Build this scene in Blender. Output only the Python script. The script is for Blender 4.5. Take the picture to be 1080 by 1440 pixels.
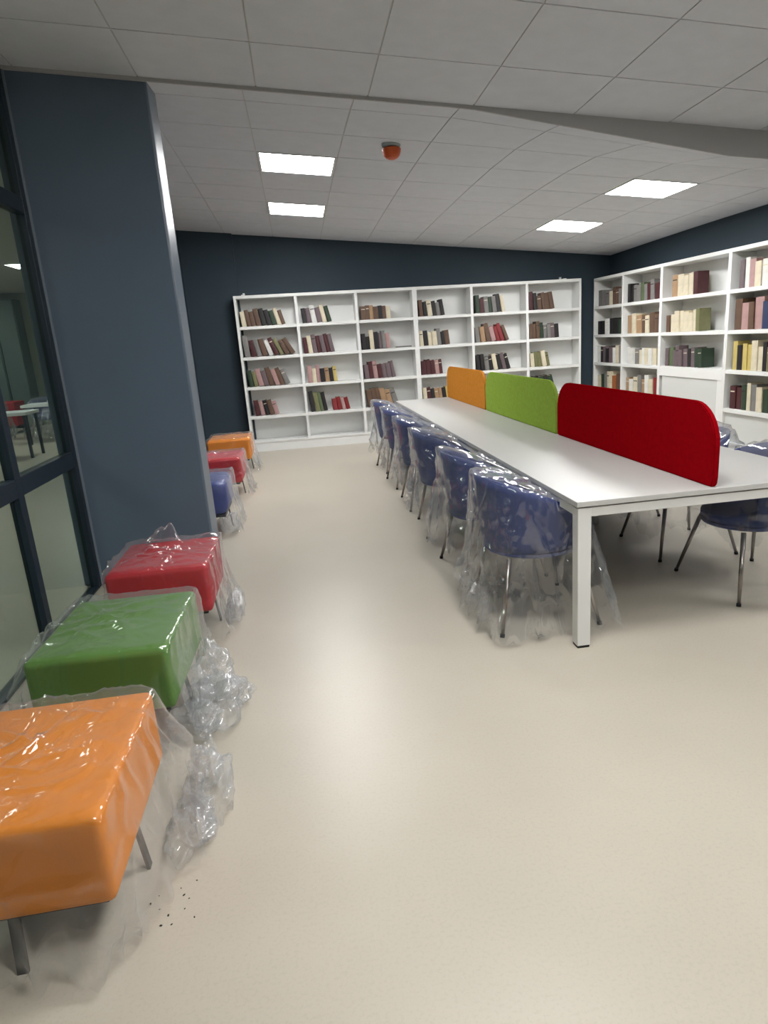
import bpy, bmesh, math, random
from mathutils import Vector, Matrix, noise
from mathutils.bvhtree import BVHTree
for o in list(bpy.data.objects): bpy.data.objects.remove(o)
scn = bpy.context.scene
C = scn.collection

# ------------------------------------------------------------ camera
H = 1.5335
yaw, pitch, roll = 0.1536, 0.2682, -0.0627
cy_, sy_, cp_, sp_ = math.cos(yaw), math.sin(yaw), math.cos(pitch), math.sin(pitch)
fwd = Vector((sy_*cp_, cy_*cp_, -sp_)); right = Vector((cy_, -sy_, 0)); up = right.cross(fwd)
r2 = right*math.cos(roll)+up*math.sin(roll); u2 = -right*math.sin(roll)+up*math.cos(roll)
cam_d = bpy.data.cameras.new('camera'); cam = bpy.data.objects.new('camera', cam_d); C.objects.link(cam)
m3 = Matrix((r2, u2, -fwd)).transposed()
cam.matrix_world = Matrix.Translation((0, 0, H)) @ m3.to_4x4()
cam_d.sensor_fit = 'HORIZONTAL'; cam_d.sensor_width = 36; cam_d.lens = 939.98*36/1080
cam_d.shift_x = (540-582.53)/1080; cam_d.shift_y = (733.35-720)/1080
cam_d.clip_start = 0.02; cam_d.clip_end = 200
scn.camera = cam
# ------------------------------------------------------------ world, exposure
w = bpy.data.worlds.new('world'); scn.world = w; w.use_nodes = True
w.node_tree.nodes['Background'].inputs[0].default_value = (0.6, 0.7, 0.8, 1)
w.node_tree.nodes['Background'].inputs[1].default_value = 0.15
scn.view_settings.view_transform = 'Standard'; scn.view_settings.look = 'None'
scn.view_settings.exposure = 0.0; scn.view_settings.gamma = 1.0
scn.view_settings.use_curve_mapping = False
LAMP = 47.0
# ------------------------------------------------------------ materials
def srgb(r, g, b):
    f = lambda c: (c/255/12.92) if c/255 <= .04045 else ((c/255+.055)/1.055)**2.4
    return (f(r), f(g), f(b), 1)
def mat(name, col, rough=.6, metal=0, noise_scale=0, var=0, bump=0, bscale=200, spec=.5, coat=0):
    m = bpy.data.materials.new(name); m.use_nodes = True; nt = m.node_tree; b = nt.nodes['Principled BSDF']
    b.inputs['Roughness'].default_value = rough; b.inputs['Metallic'].default_value = metal
    b.inputs['Base Color'].default_value = col; b.inputs['Specular IOR Level'].default_value = spec
    b.inputs['Coat Weight'].default_value = coat
    tc = nt.nodes.new('ShaderNodeTexCoord')
    if var:
        n = nt.nodes.new('ShaderNodeTexNoise'); n.inputs['Scale'].default_value = noise_scale; n.inputs['Detail'].default_value = 5
        nt.links.new(tc.outputs['Object'], n.inputs['Vector'])
        r = nt.nodes.new('ShaderNodeValToRGB')
        r.color_ramp.elements[0].position = .3; r.color_ramp.elements[1].position = .7
        r.color_ramp.elements[0].color = tuple(c*(1-var) for c in col[:3])+(1,)
        r.color_ramp.elements[1].color = tuple(min(1, c*(1+var)) for c in col[:3])+(1,)
        nt.links.new(n.outputs['Fac'], r.inputs['Fac']); nt.links.new(r.outputs['Color'], b.inputs['Base Color'])
    if bump:
        n2 = nt.nodes.new('ShaderNodeTexNoise'); n2.inputs['Scale'].default_value = bscale; n2.inputs['Detail'].default_value = 3
        nt.links.new(tc.outputs['Object'], n2.inputs['Vector'])
        bp = nt.nodes.new('ShaderNodeBump'); bp.inputs['Strength'].default_value = bump; bp.inputs['Distance'].default_value = .002
        nt.links.new(n2.outputs['Fac'], bp.inputs['Height']); nt.links.new(bp.outputs['Normal'], b.inputs['Normal'])
    return m
def emis(name, col, s):
    m = bpy.data.materials.new(name); m.use_nodes = True; nt = m.node_tree
    nt.nodes.remove(nt.nodes['Principled BSDF']); e = nt.nodes.new('ShaderNodeEmission')
    e.inputs[0].default_value = col; e.inputs[1].default_value = s
    nt.links.new(e.outputs[0], nt.nodes['Material Output'].inputs[0]); return m
def floor_mat():
    m = mat('vinyl_floor', (.55, .5, .42, 1), rough=.32, spec=.45); nt = m.node_tree; b = nt.nodes['Principled BSDF']
    tc = nt.nodes.new('ShaderNodeTexCoord')
    n1 = nt.nodes.new('ShaderNodeTexNoise'); n1.inputs['Scale'].default_value = 1.3; n1.inputs['Detail'].default_value = 4
    n2 = nt.nodes.new('ShaderNodeTexNoise'); n2.inputs['Scale'].default_value = 90; n2.inputs['Detail'].default_value = 6; n2.inputs['Roughness'].default_value = .7
    r1 = nt.nodes.new('ShaderNodeValToRGB'); r1.color_ramp.elements[0].position = .3; r1.color_ramp.elements[1].position = .7
    r1.color_ramp.elements[0].color = (.455, .415, .345, 1); r1.color_ramp.elements[1].color = (.495, .453, .378, 1)
    r2_ = nt.nodes.new('ShaderNodeValToRGB'); r2_.color_ramp.elements[0].position = .38; r2_.color_ramp.elements[1].position = .5
    r2_.color_ramp.elements[0].color = (.94, .94, .93, 1); r2_.color_ramp.elements[1].color = (1, 1, 1, 1)
    mx = nt.nodes.new('ShaderNodeMixRGB'); mx.blend_type = 'MULTIPLY'; mx.inputs[0].default_value = 1
    for n in (n1, n2): nt.links.new(tc.outputs['Object'], n.inputs['Vector'])
    nt.links.new(n1.outputs['Fac'], r1.inputs[0]); nt.links.new(n2.outputs['Fac'], r2_.inputs[0])
    nt.links.new(r1.outputs[0], mx.inputs[1]); nt.links.new(r2_.outputs[0], mx.inputs[2]); nt.links.new(mx.outputs[0], b.inputs['Base Color'])
    mr = nt.nodes.new('ShaderNodeMapRange'); mr.inputs[3].default_value = .30; mr.inputs[4].default_value = .42
    nt.links.new(n1.outputs['Fac'], mr.inputs[0]); nt.links.new(mr.outputs[0], b.inputs['Roughness'])
    return m
def plastic_mat(name, veil=.13, scale=14, g0=.09, rough=.10):
    m = bpy.data.materials.new(name); m.use_nodes = True; nt = m.node_tree; N = nt.nodes; L = nt.links
    N.remove(N['Principled BSDF']); out = N['Material Output']
    tc = N.new('ShaderNodeTexCoord')
    n1 = N.new('ShaderNodeTexNoise'); n1.noise_type = 'RIDGED_MULTIFRACTAL'; n1.inputs['Scale'].default_value = scale; n1.inputs['Detail'].default_value = 5
    n1.inputs['Distortion'].default_value = .6
    mp = N.new('ShaderNodeMapping'); mp.inputs['Scale'].default_value = (1, 1, .45)
    L.new(tc.outputs['Object'], mp.inputs[0]); L.new(mp.outputs[0], n1.inputs['Vector'])
    bp = N.new('ShaderNodeBump'); bp.inputs['Strength'].default_value = .8; bp.inputs['Distance'].default_value = .008
    L.new(n1.outputs['Fac'], bp.inputs['Height'])
    lw = N.new('ShaderNodeLayerWeight'); lw.inputs['Blend'].default_value = .5; L.new(bp.outputs[0], lw.inputs['Normal'])
    tr = N.new('ShaderNodeBsdfTransparent'); tr.inputs[0].default_value = (.97, .975, .98, 1)
    gl = N.new('ShaderNodeBsdfGlossy'); gl.inputs['Roughness'].default_value = rough; gl.inputs[0].default_value = (1, 1, 1, 1)
    L.new(bp.outputs[0], gl.inputs['Normal'])
    df = N.new('ShaderNodeBsdfDiffuse'); df.inputs[0].default_value = (.8, .82, .85, 1)
    tl = N.new('ShaderNodeBsdfTranslucent'); tl.inputs[0].default_value = (.8, .82, .85, 1)
    md = N.new('ShaderNodeMixShader'); md.inputs[0].default_value = .5; L.new(df.outputs[0], md.inputs[1]); L.new(tl.outputs[0], md.inputs[2])
    # veil strength: more along folds and at grazing angles
    fr = N.new('ShaderNodeMapRange'); fr.inputs[1].default_value = .3; fr.inputs[2].default_value = 1.0; fr.inputs[3].default_value = veil*.35; fr.inputs[4].default_value = .26+veil*.3
    L.new(lw.outputs['Facing'], fr.inputs[0])
    m1 = N.new('ShaderNodeMixShader'); L.new(fr.outputs[0], m1.inputs[0]); L.new(tr.outputs[0], m1.inputs[1]); L.new(md.outputs[0], m1.inputs[2])
    fg = N.new('ShaderNodeMapRange'); fg.inputs[3].default_value = g0; fg.inputs[4].default_value = .5
    pw = N.new('ShaderNodeMath'); pw.operation = 'POWER'; pw.inputs[1].default_value = 3; L.new(lw.outputs['Facing'], pw.inputs[0])
    L.new(pw.outputs[0], fg.inputs[0])
    m2 = N.new('ShaderNodeMixShader'); L.new(fg.outputs[0], m2.inputs[0]); L.new(m1.outputs[0], m2.inputs[1]); L.new(gl.outputs[0], m2.inputs[2])
    L.new(m2.outputs[0], out.inputs[0]); return m
def glass_mat():
    m = bpy.data.materials.new('partition_glass'); m.use_nodes = True; nt = m.node_tree; N = nt.nodes; L = nt.links
    N.remove(N['Principled BSDF'])
    tr = N.new('ShaderNodeBsdfTransparent'); tr.inputs[0].default_value = (.78, .84, .80, 1)
    gl = N.new('ShaderNodeBsdfGlossy'); gl.inputs['Roughness'].default_value = .02; gl.inputs[0].default_value = (.9, .95, .92, 1)
    lw = N.new('ShaderNodeLayerWeight'); lw.inputs['Blend'].default_value = .5
    pw = N.new('ShaderNodeMath'); pw.operation = 'POWER'; pw.inputs[1].default_value = 5; L.new(lw.outputs['Facing'], pw.inputs[0])
    fr = N.new('ShaderNodeMapRange'); fr.inputs[3].default_value = .04; fr.inputs[4].default_value = .8; L.new(pw.outputs[0], fr.inputs[0])
    mx = N.new('ShaderNodeMixShader'); L.new(fr.outputs[0], mx.inputs[0]); L.new(tr.outputs[0], mx.inputs[1]); L.new(gl.outputs[0], mx.inputs[2])
    L.new(mx.outputs[0], N['Material Output'].inputs[0]); return m
M = {}
M['floor'] = floor_mat()
M['wall'] = mat('slate_blue_paint', (.036, .054, .070, 1), .6, bump=.15, bscale=120, var=.04, noise_scale=2, spec=.2)
M['tile'] = mat('mineral_ceiling_tile', (.63, .65, .70, 1), .9, bump=.3, bscale=260, var=.03, noise_scale=8)
M['bar'] = mat('ceiling_grid_metal', (.52, .52, .52, 1), .6)
M['deck'] = mat('ceiling_void', (.12, .12, .12, 1), .9)
M['lam'] = mat('white_laminate', (.75, .76, .75, 1), .42, var=.01, noise_scale=3)
M['table'] = mat('white_table_laminate', (.86, .885, .92, 1), .30, bump=.05, bscale=300)
M['tedge'] = mat('grey_edge_band', (.50, .50, .48, 1), .4)
M['tmetal'] = mat('white_powder_coated_metal', (.72, .72, .70, 1), .35)
M['dark'] = mat('black_metal', (.012, .013, .016, 1), .4, bump=.05)
M['frame'] = mat('dark_anodised_frame', (.010, .020, .032, 1), .4)
M['seal'] = mat('grey_sealant', (.20, .24, .28, 1), .4)
M['chrome'] = mat('brushed_steel_leg', (.35, .32, .30, 1), .3, metal=1)
M['rubber'] = mat('black_rubber', (.01, .01, .01, 1), .7)
M['blue'] = mat('blue_shell', (.020, .040, .17, 1), .5, bump=.3, bscale=500, var=.06, noise_scale=30)
M['navy'] = mat('navy_cushion_fabric', (.022, .043, .18, 1), .8, bump=.5, bscale=600, var=.1, noise_scale=60)
M['o_orange'] = mat('orange_leatherette', (.66, .21, .010, 1), .6, bump=.2, bscale=300, var=.05, noise_scale=5)
M['o_green'] = mat('green_leatherette', (.085, .20, .028, 1), .6, bump=.2, bscale=300, var=.05, noise_scale=5)
M['o_red'] = mat('red_leatherette', (.42, .008, .018, 1), .6, bump=.2, bscale=300, var=.05, noise_scale=5)
M['o_blue'] = mat('blue_leatherette', (.035, .055, .22, 1), .45, bump=.2, bscale=300, var=.05, noise_scale=5)
M['p_red'] = mat('red_felt', (.245, .002, .005, 1), .95, bump=.5, bscale=700, var=.08, noise_scale=40, spec=0)
M['p_green'] = mat('green_felt', (.24, .355, .055, 1), .95, bump=.5, bscale=700, var=.08, noise_scale=40, spec=0)
M['p_orange'] = mat('orange_felt', (.50, .20, .032, 1), .95, bump=.5, bscale=700, var=.08, noise_scale=40, spec=0)
M['plastic'] = plastic_mat('clear_plastic_film', veil=.08, scale=8, g0=.045, rough=.09)
M['plastic_lump'] = plastic_mat('crumpled_plastic_film', veil=.4, scale=7, g0=.06, rough=.18)
M['plastic_chair'] = plastic_mat('clear_plastic_film_chairs', veil=.18, scale=8, g0=.12, rough=.14)
M['glass'] = glass_mat()
M['lamp'] = emis('led_diffuser', (1, .99, .975, 1), LAMP)
M['lampframe'] = mat('white_lamp_frame', (.7, .7, .69, 1), .5)
M['det_o'] = mat('orange_dust_cap', (.62, .09, .01, 1), .4)
M['det_w'] = mat('grey_detector_base', (.35, .42, .44, 1), .5)
M['page'] = mat('paper_pages', (.62, .57, .46, 1), .9)
M['hallwall'] = mat('pale_hall_wall', (.36, .40, .31, 1), .7)
M['hallceil'] = mat('hall_ceiling', (.42, .42, .40, 1), .9)
M['locker'] = mat('dark_locker_paint', (.09, .13, .12, 1), .5, var=.1, noise_scale=2)
M['lamp2'] = emis('hall_led_diffuser', (1, 1, .97, 1), 45)
# ------------------------------------------------------------ mesh helpers
def obj(name, bm, m, parent=None, smooth=False, loc=None):
    me = bpy.data.meshes.new(name); bm.to_mesh(me); bm.free()
    for mm in (m if isinstance(m, (list, tuple)) else [m]): me.materials.append(mm)
    if smooth:
        for p in me.polygons: p.use_smooth = True
    o = bpy.data.objects.new(name, me); C.objects.link(o)
    if parent is not None: o.parent = parent
    if loc is not None: o.location = loc
    return o
def bx(bm, x0, x1, y0, y1, z0, z1, mi=0, bev=0, seg=2):
    b2 = bmesh.new()
    bmesh.ops.create_cube(b2, size=1, matrix=Matrix.Translation(((x0+x1)/2, (y0+y1)/2, (z0+z1)/2)) @ Matrix.Diagonal((abs(x1-x0), abs(y1-y0), abs(z1-z0), 1)))
    if bev: bmesh.ops.bevel(b2, geom=b2.edges[:], offset=bev, segments=seg, profile=.5, affect='EDGES')
    join(bm, b2, mi)
def join(bm, b2, mi=0):
    vm = {}
    for v in b2.verts: vm[v] = bm.verts.new(v.co)
    for f in b2.faces:
        nf = bm.faces.new([vm[v] for v in f.verts]); nf.material_index = mi if mi else f.material_index; nf.smooth = f.smooth
    b2.free()
def box(name, x0, x1, y0, y1, z0, z1, m, parent=None, bev=0.0, smooth=False):
    bm = bmesh.new(); bx(bm, x0, x1, y0, y1, z0, z1, bev=bev); return obj(name, bm, m, parent, smooth)
def tube(bm, a, b, ra, rb, n=12, mi=0):
    a = Vector(a); b = Vector(b); d = (b-a); q = d.to_track_quat('Z', 'Y')
    c1 = [bm.verts.new(a+q @ Vector((ra*math.cos(t*2*math.pi/n), ra*math.sin(t*2*math.pi/n), 0))) for t in range(n)]
    c2 = [bm.verts.new(b+q @ Vector((rb*math.cos(t*2*math.pi/n), rb*math.sin(t*2*math.pi/n), 0))) for t in range(n)]
    for i in range(n):
        f = bm.faces.new((c1[i], c1[(i+1) % n], c2[(i+1) % n], c2[i])); f.smooth = True; f.material_index = mi
    f = bm.faces.new(c1[::-1]); f.material_index = mi; f = bm.faces.new(c2); f.material_index = mi
def tag(o, label=None, cat=None, group=None, kind=None):
    if label: o['label'] = label
    if cat: o['category'] = cat
    if group: o['group'] = group
    if kind: o['kind'] = kind
    return o
def empty(name, loc=(0, 0, 0), rz=0):
    o = bpy.data.objects.new(name, None); C.objects.link(o); o.location = loc; o.rotation_euler = (0, 0, rz); o.empty_display_size = .1; return o
def dup(root):
    r = root.copy(); C.objects.link(r)
    for ch in list(root.children):
        c = ch.copy(); C.objects.link(c); c.parent = r
        for g in list(ch.children):
            d = g.copy(); C.objects.link(d); d.parent = c
    return r
S = lambda o, lab=None: tag(o, label=lab, kind='structure')

# ------------------------------------------------------------ room
XL, XR, YB, YF = -1.50, 5.08, 10.68, -4.0
STEP = 4.70
HX0, HYB = -9.5, 18.0      # the hall behind the glass
S(box('floor', HX0, XR+.1, YF-.1, HYB+.1, -.12, 0, M['floor']), 'pale beige speckled vinyl floor')
def zn(X, Y): return 3.05-.0835*X-.023*(Y-STEP)
def drop(X): return .015+.155*min(1, max(0, (X-1.25)/1.85))
def zfar(X, Y):
    t = (Y-STEP)/(YB-STEP)
    f = zn(X, STEP)*(1-t)+(3.188-.0896*(X+1.46))*t
    f += .050*math.sin(math.pi*t**.7) if 0 < t < 1 else 0
    return f-drop(X)*max(0, 1-(Y-STEP)/1.3)**1.4
def slab(name, xs, ys, zf, off0, off1, m, parent=None):
    bm = bmesh.new(); g = {}
    for k, off in enumerate((off0, off1)):
        for i, x in enumerate(xs):
            for j, y in enumerate(ys): g[k, i, j] = bm.verts.new((x, y, zf(x, y)+off))
    I, J = len(xs)-1, len(ys)-1
    for i in range(I):
        for j in range(J):
            bm.faces.new((g[0, i, j], g[0, i, j+1], g[0, i+1, j+1], g[0, i+1, j])); bm.faces.new((g[1, i, j], g[1, i+1, j], g[1, i+1, j+1], g[1, i, j+1]))
    for i in range(I):
        bm.faces.new((g[0, i, 0], g[0, i+1, 0], g[1, i+1, 0], g[1, i, 0])); bm.faces.new((g[0, i, J], g[1, i, J], g[1, i+1, J], g[0, i+1, J]))
    for j in range(J):
        bm.faces.new((g[0, 0, j], g[1, 0, j], g[1, 0, j+1], g[0, 0, j+1])); bm.faces.new((g[0, I, j], g[0, I, j+1], g[1, I, j+1], g[1, I, j]))
    return obj(name, bm, m, parent)
# deck above tiles = the ceiling structure
ceil = empty('ceiling', (0, 0, 0)); S(ceil, 'suspended ceiling of square white mineral tiles, sloping to the right')
bm = bmesh.new(); bx(bm, XL-.1, XR+.2, YF-.1, YB+.1, 3.85, 3.95); obj('ceiling_deck', bm, M['deck'], ceil)
T = .679
near_x = [1.28+T*i for i in range(-5, 7)]; far_x = [1.195+T*i for i in range(-5, 7)]
near_y = [4.10+T*j for j in range(-13, 2)]; far_y = [5.665+T*j for j in range(-2, 9)]
def clip(l, a, b): return [a]+[v for v in l if a+.03 < v < b-.03]+[b]
nx, ny, fx, fy = clip(near_x, XL, XR), clip(near_y, YF, STEP), clip(far_x, XL, XR), clip(far_y, STEP, YB)
lights_far = [(-2, 1), (-2, 4), (3, 1), (3, 4)]
lights_near = [(-1, -3), (-1, -6), (4, -4), (4, -8)]
def lamp_cell(x0, x1, y0, y1, zf, lab):
    cx, cy = (x0+x1)/2, (y0+y1)/2
    t = empty('ceiling_light', (cx, cy, zf(cx, cy)))
    tag(t, lab, 'ceiling light', 'square LED panels in the ceiling')
    z0 = zf(cx, cy); zl = lambda X, Y: zf(X+cx, Y+cy)-z0
    hx, hy = (x1-x0)/2-.008, (y1-y0)/2-.008
    slab('diffuser', [-hx+.018, hx-.018], [-hy+.018, hy-.018], zl, -.001, .006, M['lamp'], t)
    fr = bmesh.new()
    for (a, b, c, d) in ((-hx, hx, -hy, -hy+.018), (-hx, hx, hy-.018, hy), (-hx, -hx+.018, -hy+.018, hy-.018), (hx-.018, hx, -hy+.018, hy-.018)):
        vs = [fr.verts.new((x, y, zl(x, y)+o)) for o in (-.004, .02) for x, y in ((a, c), (b, c), (b, d), (a, d))]
        for q in ((3, 2, 1, 0), (4, 5, 6, 7), (0, 1, 5, 4), (1, 2, 6, 5), (2, 3, 7, 6), (3, 0, 4, 7)): fr.faces.new([vs[k] for k in q])
    obj('frame', fr, M['lampframe'], t)
def tiles(xs, ys, zf, gx, gy, lights, labs):
    li = 0
    for i in range(len(xs)-1):
        for j in range(len(ys)-1):
            x0, x1, y0, y1 = xs[i], xs[i+1], ys[j], ys[j+1]
            ii = round((x0-gx)/T); jj = round((y0-gy)/T)
            if (ii, jj) in lights and abs(x1-x0-T) < .01 and abs(y1-y0-T) < .01:
                lamp_cell(x0, x1, y0, y1, zf, labs[lights.index((ii, jj))]); continue
            g = .0045
            slab('ceiling_tile', [x0+g, x1-g], [y0+g, y1-g], zf, 0, .018, M['tile'], ceil)
    for x in xs[1:-1]:
        slab('ceiling_grid_bar', [x-.012, x+.012], ys, zf, .006, .03, M['bar'], ceil)
    for y in ys[1:-1]:
        slab('ceiling_grid_bar', xs, [y-.012, y+.012], zf, .0065, .03, M['bar'], ceil)
tiles(fx, fy, zfar, 1.195, 5.665, lights_far, ['lit square ceiling panel, nearer one above the aisle, left half', 'lit square ceiling panel, farther one before the blue back wall, left', 'lit square ceiling panel, nearer one toward the right wall', 'lit square ceiling panel, farther one on the right side'])
tiles(nx, ny, zn, 1.28, 4.10, lights_near, ['lit square ceiling panel %s' % ['just above the viewer', 'far behind the viewer on the aisle side', 'behind the viewer by the right wall', 'far behind the viewer by the right wall'][k] for k in range(4)])
# fascia where the front ceiling field ends and the rear field hangs lower
bm = bmesh.new(); prev = None; xs = [XL+.0+k*(XR-XL)/40 for k in range(41)]
for x in xs:
    a = [bm.verts.new((x, STEP-.004, zn(x, STEP)+.02)), bm.verts.new((x, STEP-.004, zfar(x, STEP)-.004)), bm.verts.new((x, STEP+.012, zfar(x, STEP)-.004)), bm.verts.new((x, STEP+.012, zn(x, STEP)+.02))]
    if prev:
        for k in range(4): bm.faces.new((prev[k], a[k], a[(k+1) % 4], prev[(k+1) % 4]))
    prev = a
bmesh.ops.recalc_face_normals(bm, faces=bm.faces[:])
S(obj('trim_1', bm, mat('fascia_board', (.42, .42, .42, 1), .9)), 'grey fascia strip closing the step in the ceiling')
S(box('wall_back', XL-.2, XR+.2, YB, YB+.15, 0, 3.85, M['wall']), 'dark slate blue back wall behind the bookcases')
S(box('wall_right', XR, XR+.15, YF-.1, YB, 0, 3.85, M['wall']), 'dark slate blue right wall')
S(box('wall_front', XL-.1, XR+.1, YF-.15, YF, 0, 3.85, M['wall']), 'dark slate blue wall behind the viewer')
S(box('wall_left', XL-.12, XL, 5.0, YB, 0, 3.85, M['wall']), 'dark slate blue left wall beyond the column')
S(box('trim_2', XL, -.745, 10.60, YB, 0, 3.2, M['wall'], bev=.006), 'shallow slate blue pilaster at the left end of the back wall')
S(box('trim_3', XL-.12, -.715, STEP+.015, 5.02, 0, 3.3, mat('satin_slate_blue_paint_lit', (.10, .138, .185, 1), .36, bump=.12, bscale=120, var=.04, noise_scale=2), bev=.014), 'wide slate blue column beside the glass partition')  # same paint as the walls, colour lightened for the stronger light up front
S(box('trim_4', XL-.005, XL+.010, STEP+.0, STEP+.014, 0, 3.2, M['seal']), 'thin grey sealant bead along the column')
# glass partition
def partition():
    ys = [-3.96, -2.4, -1.2, 0.0, .95, 1.88, 2.81, 3.74, 4.67]
    t = S(empty('window_1', (XL-.035, 0, 0)), 'dark framed glass partition along the left side')
    zt = 3.14
    for k, y in enumerate(ys):
        box('mullion', -.02, .035, y-.035, y+.035 if k < len(ys)-1 else STEP+.0, 0, zt, M['frame'], t, bev=.004)
    for k in range(len(ys)-1):
        a, b = ys[k]+.035, ys[k+1]-.035
        for z0, z1, nm in ((0, .02, 'bottom_rail'), (.85, .95, 'transom'), (2.38, 2.47, 'transom'), (zt-.06, zt, 'top_rail')):
            box(nm, -.033, .033, a, b, z0, z1, M['frame'], t, bev=.004)
        for z0, z1 in ((.02, .85), (.95, 2.38), (2.47, zt-.06)):
            box('glass_pane', -.004, .004, a, b, z0, z1, M['glass'], t)
partition()
S(box('trim_5', XL-.12, XL+.0, YF, STEP, 3.14, 3.85, M['wall']), 'slate blue bulkhead above the glass partition')
# hall beyond the glass
S(box('wall_hall_back', HX0, XL-.12, HYB, HYB+.1, 0, 3.6, M['hallwall']), 'pale wall at the end of the hall behind the glass')
S(box('wall_hall_left', HX0-.1, HX0, YF, HYB, 0, 3.6, M['hallwall']), 'pale side wall of the hall behind the glass')
S(box('wall_hall_front', HX0, XL-.12, YF-.1, YF, 0, 3.6, M['hallwall']), 'pale front wall of the hall behind the glass')
S(box('wall_hall_right', XL-.22, XL-.12, 5.03, HYB, 0, 3.6, M['hallwall']), 'pale right wall of the hall')
S(box('trim_hall_ceiling', HX0, XL-.06, YF, HYB, 3.1, 3.2, M['hallceil']), 'pale flat ceiling of the hall behind the glass')
for (x, y, lab) in ((-4.25, 12.9, 'lit ceiling panel of the hall seen through the upper glass pane'), (-4.0, 6.5, 'lit ceiling panel of the hall nearer the glass'), (-4.0, 1.0, 'lit ceiling panel of the hall beside the viewer'), (-7.6, 15.5, 'added unseen light panel of the hall before the dark lockers'), (-7.6, 9.5, 'added unseen light panel of the hall on its far left')):  # last pair of panels added out of view to brighten the lockers
    t = empty('hall_ceiling_light', (x, y, 3.09)); tag(t, lab, 'ceiling light')
    box('diffuser', -.3, .3, -.3, .3, -.006, .004, M['lamp2'], t)
    bm = bmesh.new()
    for q in ((-.33, .33, -.33, -.3), (-.33, .33, .3, .33), (-.33, -.3, -.3, .3), (.3, .33, -.3, .3)): bx(bm, q[0], q[1], q[2], q[3], -.012, .008)
    obj('frame', bm, M['lampframe'], t)
for k in range(5):
    x = -8.6+k*.46
    t = empty('tall_locker', (x, HYB-.25, 0)); tag(t, 'tall dark grey green locker against the hall end wall', 'locker', 'row of tall dark lockers in the hall')
    box('body', 0, .44, -.22, .22, .06, 2.95, M['locker'], t, bev=.008)
    box('door', .02, .42, -.245, -.222, .1, 2.9, M['locker'], t, bev=.006); box('plinth', .02, .42, -.2, .2, 0, .06, M['dark'], t)

# ------------------------------------------------------------ bookcases
SX, SW, SY, SZ, SU = -.812, .8768, 10.348, 2.2405, .4318
TH = .042
def bookcase_back(b, nb, lab):
    t = empty('bookcase', (SX+b*SW, SY, 0)); tag(t, lab, 'bookcase'); D = .30; Wd = nb*SW
    box('top_panel', 0, Wd, 0, D, SZ-TH/2-.004, SZ+TH/2-.004, M['lam'], t, bev=.002)
    box('back_panel', 0, Wd, D-.012, D, .02, SZ-.02, M['lam'], t)
    box('plinth', .02, Wd-.02, .012, .03, 0, .13, M['lam'], t)
    for k in (0, nb):
        x = k*SW; x0, x1 = (0, .035) if k == 0 else (x-.035, x)
        box('side_panel', x0, x1, 0, D-.012, 0, SZ-TH/2-.004, M['lam'], t, bev=.002)
    for k in range(1, nb):
        box('divider', k*SW-.021, k*SW+.021, .002, D-.012, .13, SZ-TH/2-.004, M['lam'], t, bev=.002)
    for k in range(nb):
        a = k*SW+(.035 if k == 0 else .021); c = (k+1)*SW-(.035 if k == nb-1 else .021)
        for r in range(1, 5): box('shelf_board', a, c, .004, D-.012, SZ-r*SU-TH/2, SZ-r*SU+TH/2, M['lam'], t, bev=.002)
        box('bottom_board', a, c, .002, D-.012, .13, .13+.03, M['lam'], t, bev=.002)
    bk = bmesh.new(); q = .11 if b == 0 else Wd-.25
    bx(bk, q, q+.05, .1, D+.02, SZ+.016, SZ+.036, bev=.003); bx(bk, q+.01, q+.04, D-.01, D+.025, SZ+.016, SZ+.07, bev=.003)
    obj('wall_bracket', bk, M['lam'], t)
    return t
bookcase_back(0, 3, 'open white bookcase of three bays on the left half of the back wall')
bookcase_back(3, 3, 'open white bookcase of three bays on the right half of the back wall')
RX, RY = 4.769, [10.61, 9.621, 8.534, 7.0985, 5.66, 4.67]
def bookcase_right(i0, i1, lab, closed=False, low=False):
    y1, y0 = RY[i0], RY[i1]; D = XR-RX-.004
    t = empty('bookcase', (RX, y0, 0)); tag(t, lab, 'bookcase'); W = y1-y0
    box('top_panel', 0, D, 0, W, SZ-TH/2-.004, SZ+TH/2-.004, M['lam'], t, bev=.002)
    box('back_panel', D-.012, D, 0, W, .02, SZ-.02, M['lam'], t)
    box('plinth', .012, .03, .02, W-.02, 0, .13, M['lam'], t)
    s = .03
    for a in (0, W-s): box('side_panel', 0, D-.012, a, a+s, 0, SZ-TH/2-.004, M['lam'], t, bev=.002)
    cuts = [0]+[RY[k]-y0 for k in range(i1-1, i0, -1)]+[W]
    for c in cuts[1:-1]: box('divider', .002, D-.012, c-.021, c+.021, .13, SZ-TH/2-.004, M['lam'], t, bev=.002)
    for k in range(len(cuts)-1):
        a = cuts[k]+(s if k == 0 else .021); c = cuts[k+1]-(s if k == len(cuts)-2 else .021)
        for r in range(1, 4 if closed else 5): box('shelf_board', .004, D-.012, a, c, SZ-r*SU-TH/2, SZ-r*SU+TH/2, M['lam'], t, bev=.002)
        box('bottom_board', .002, D-.012, a, c, .13, .16, M['lam'], t, bev=.002)
        if closed:
            box('front_rail', .0, .02, a, c, SZ-3*SU-.10, SZ-3*SU-TH/2, M['lam'], t)
            box('closed_panel', .012, .028, a+.002, c-.05, .16, SZ-3*SU-.102, M['lamdoor'], t, bev=.003)
            box('front_stile', .0, .02, c-.048, c, .16, SZ-3*SU-.102, M['lam'], t) if False else box('front_stile', .0, .011, a, a+.08, .16, SZ-3*SU-.102, M['lam'], t)
        if low:
            box('closed_panel', .03, .046, a, c, .16, SZ-4*SU-TH/2, M['lamdoor'], t)
    return t
M['lamdoor'] = mat('matte_grey_white_panel', (.60, .615, .60, 1), .55)
bookcase_right(0, 2, 'open white bookcase of two narrow bays next to the room corner')
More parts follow.
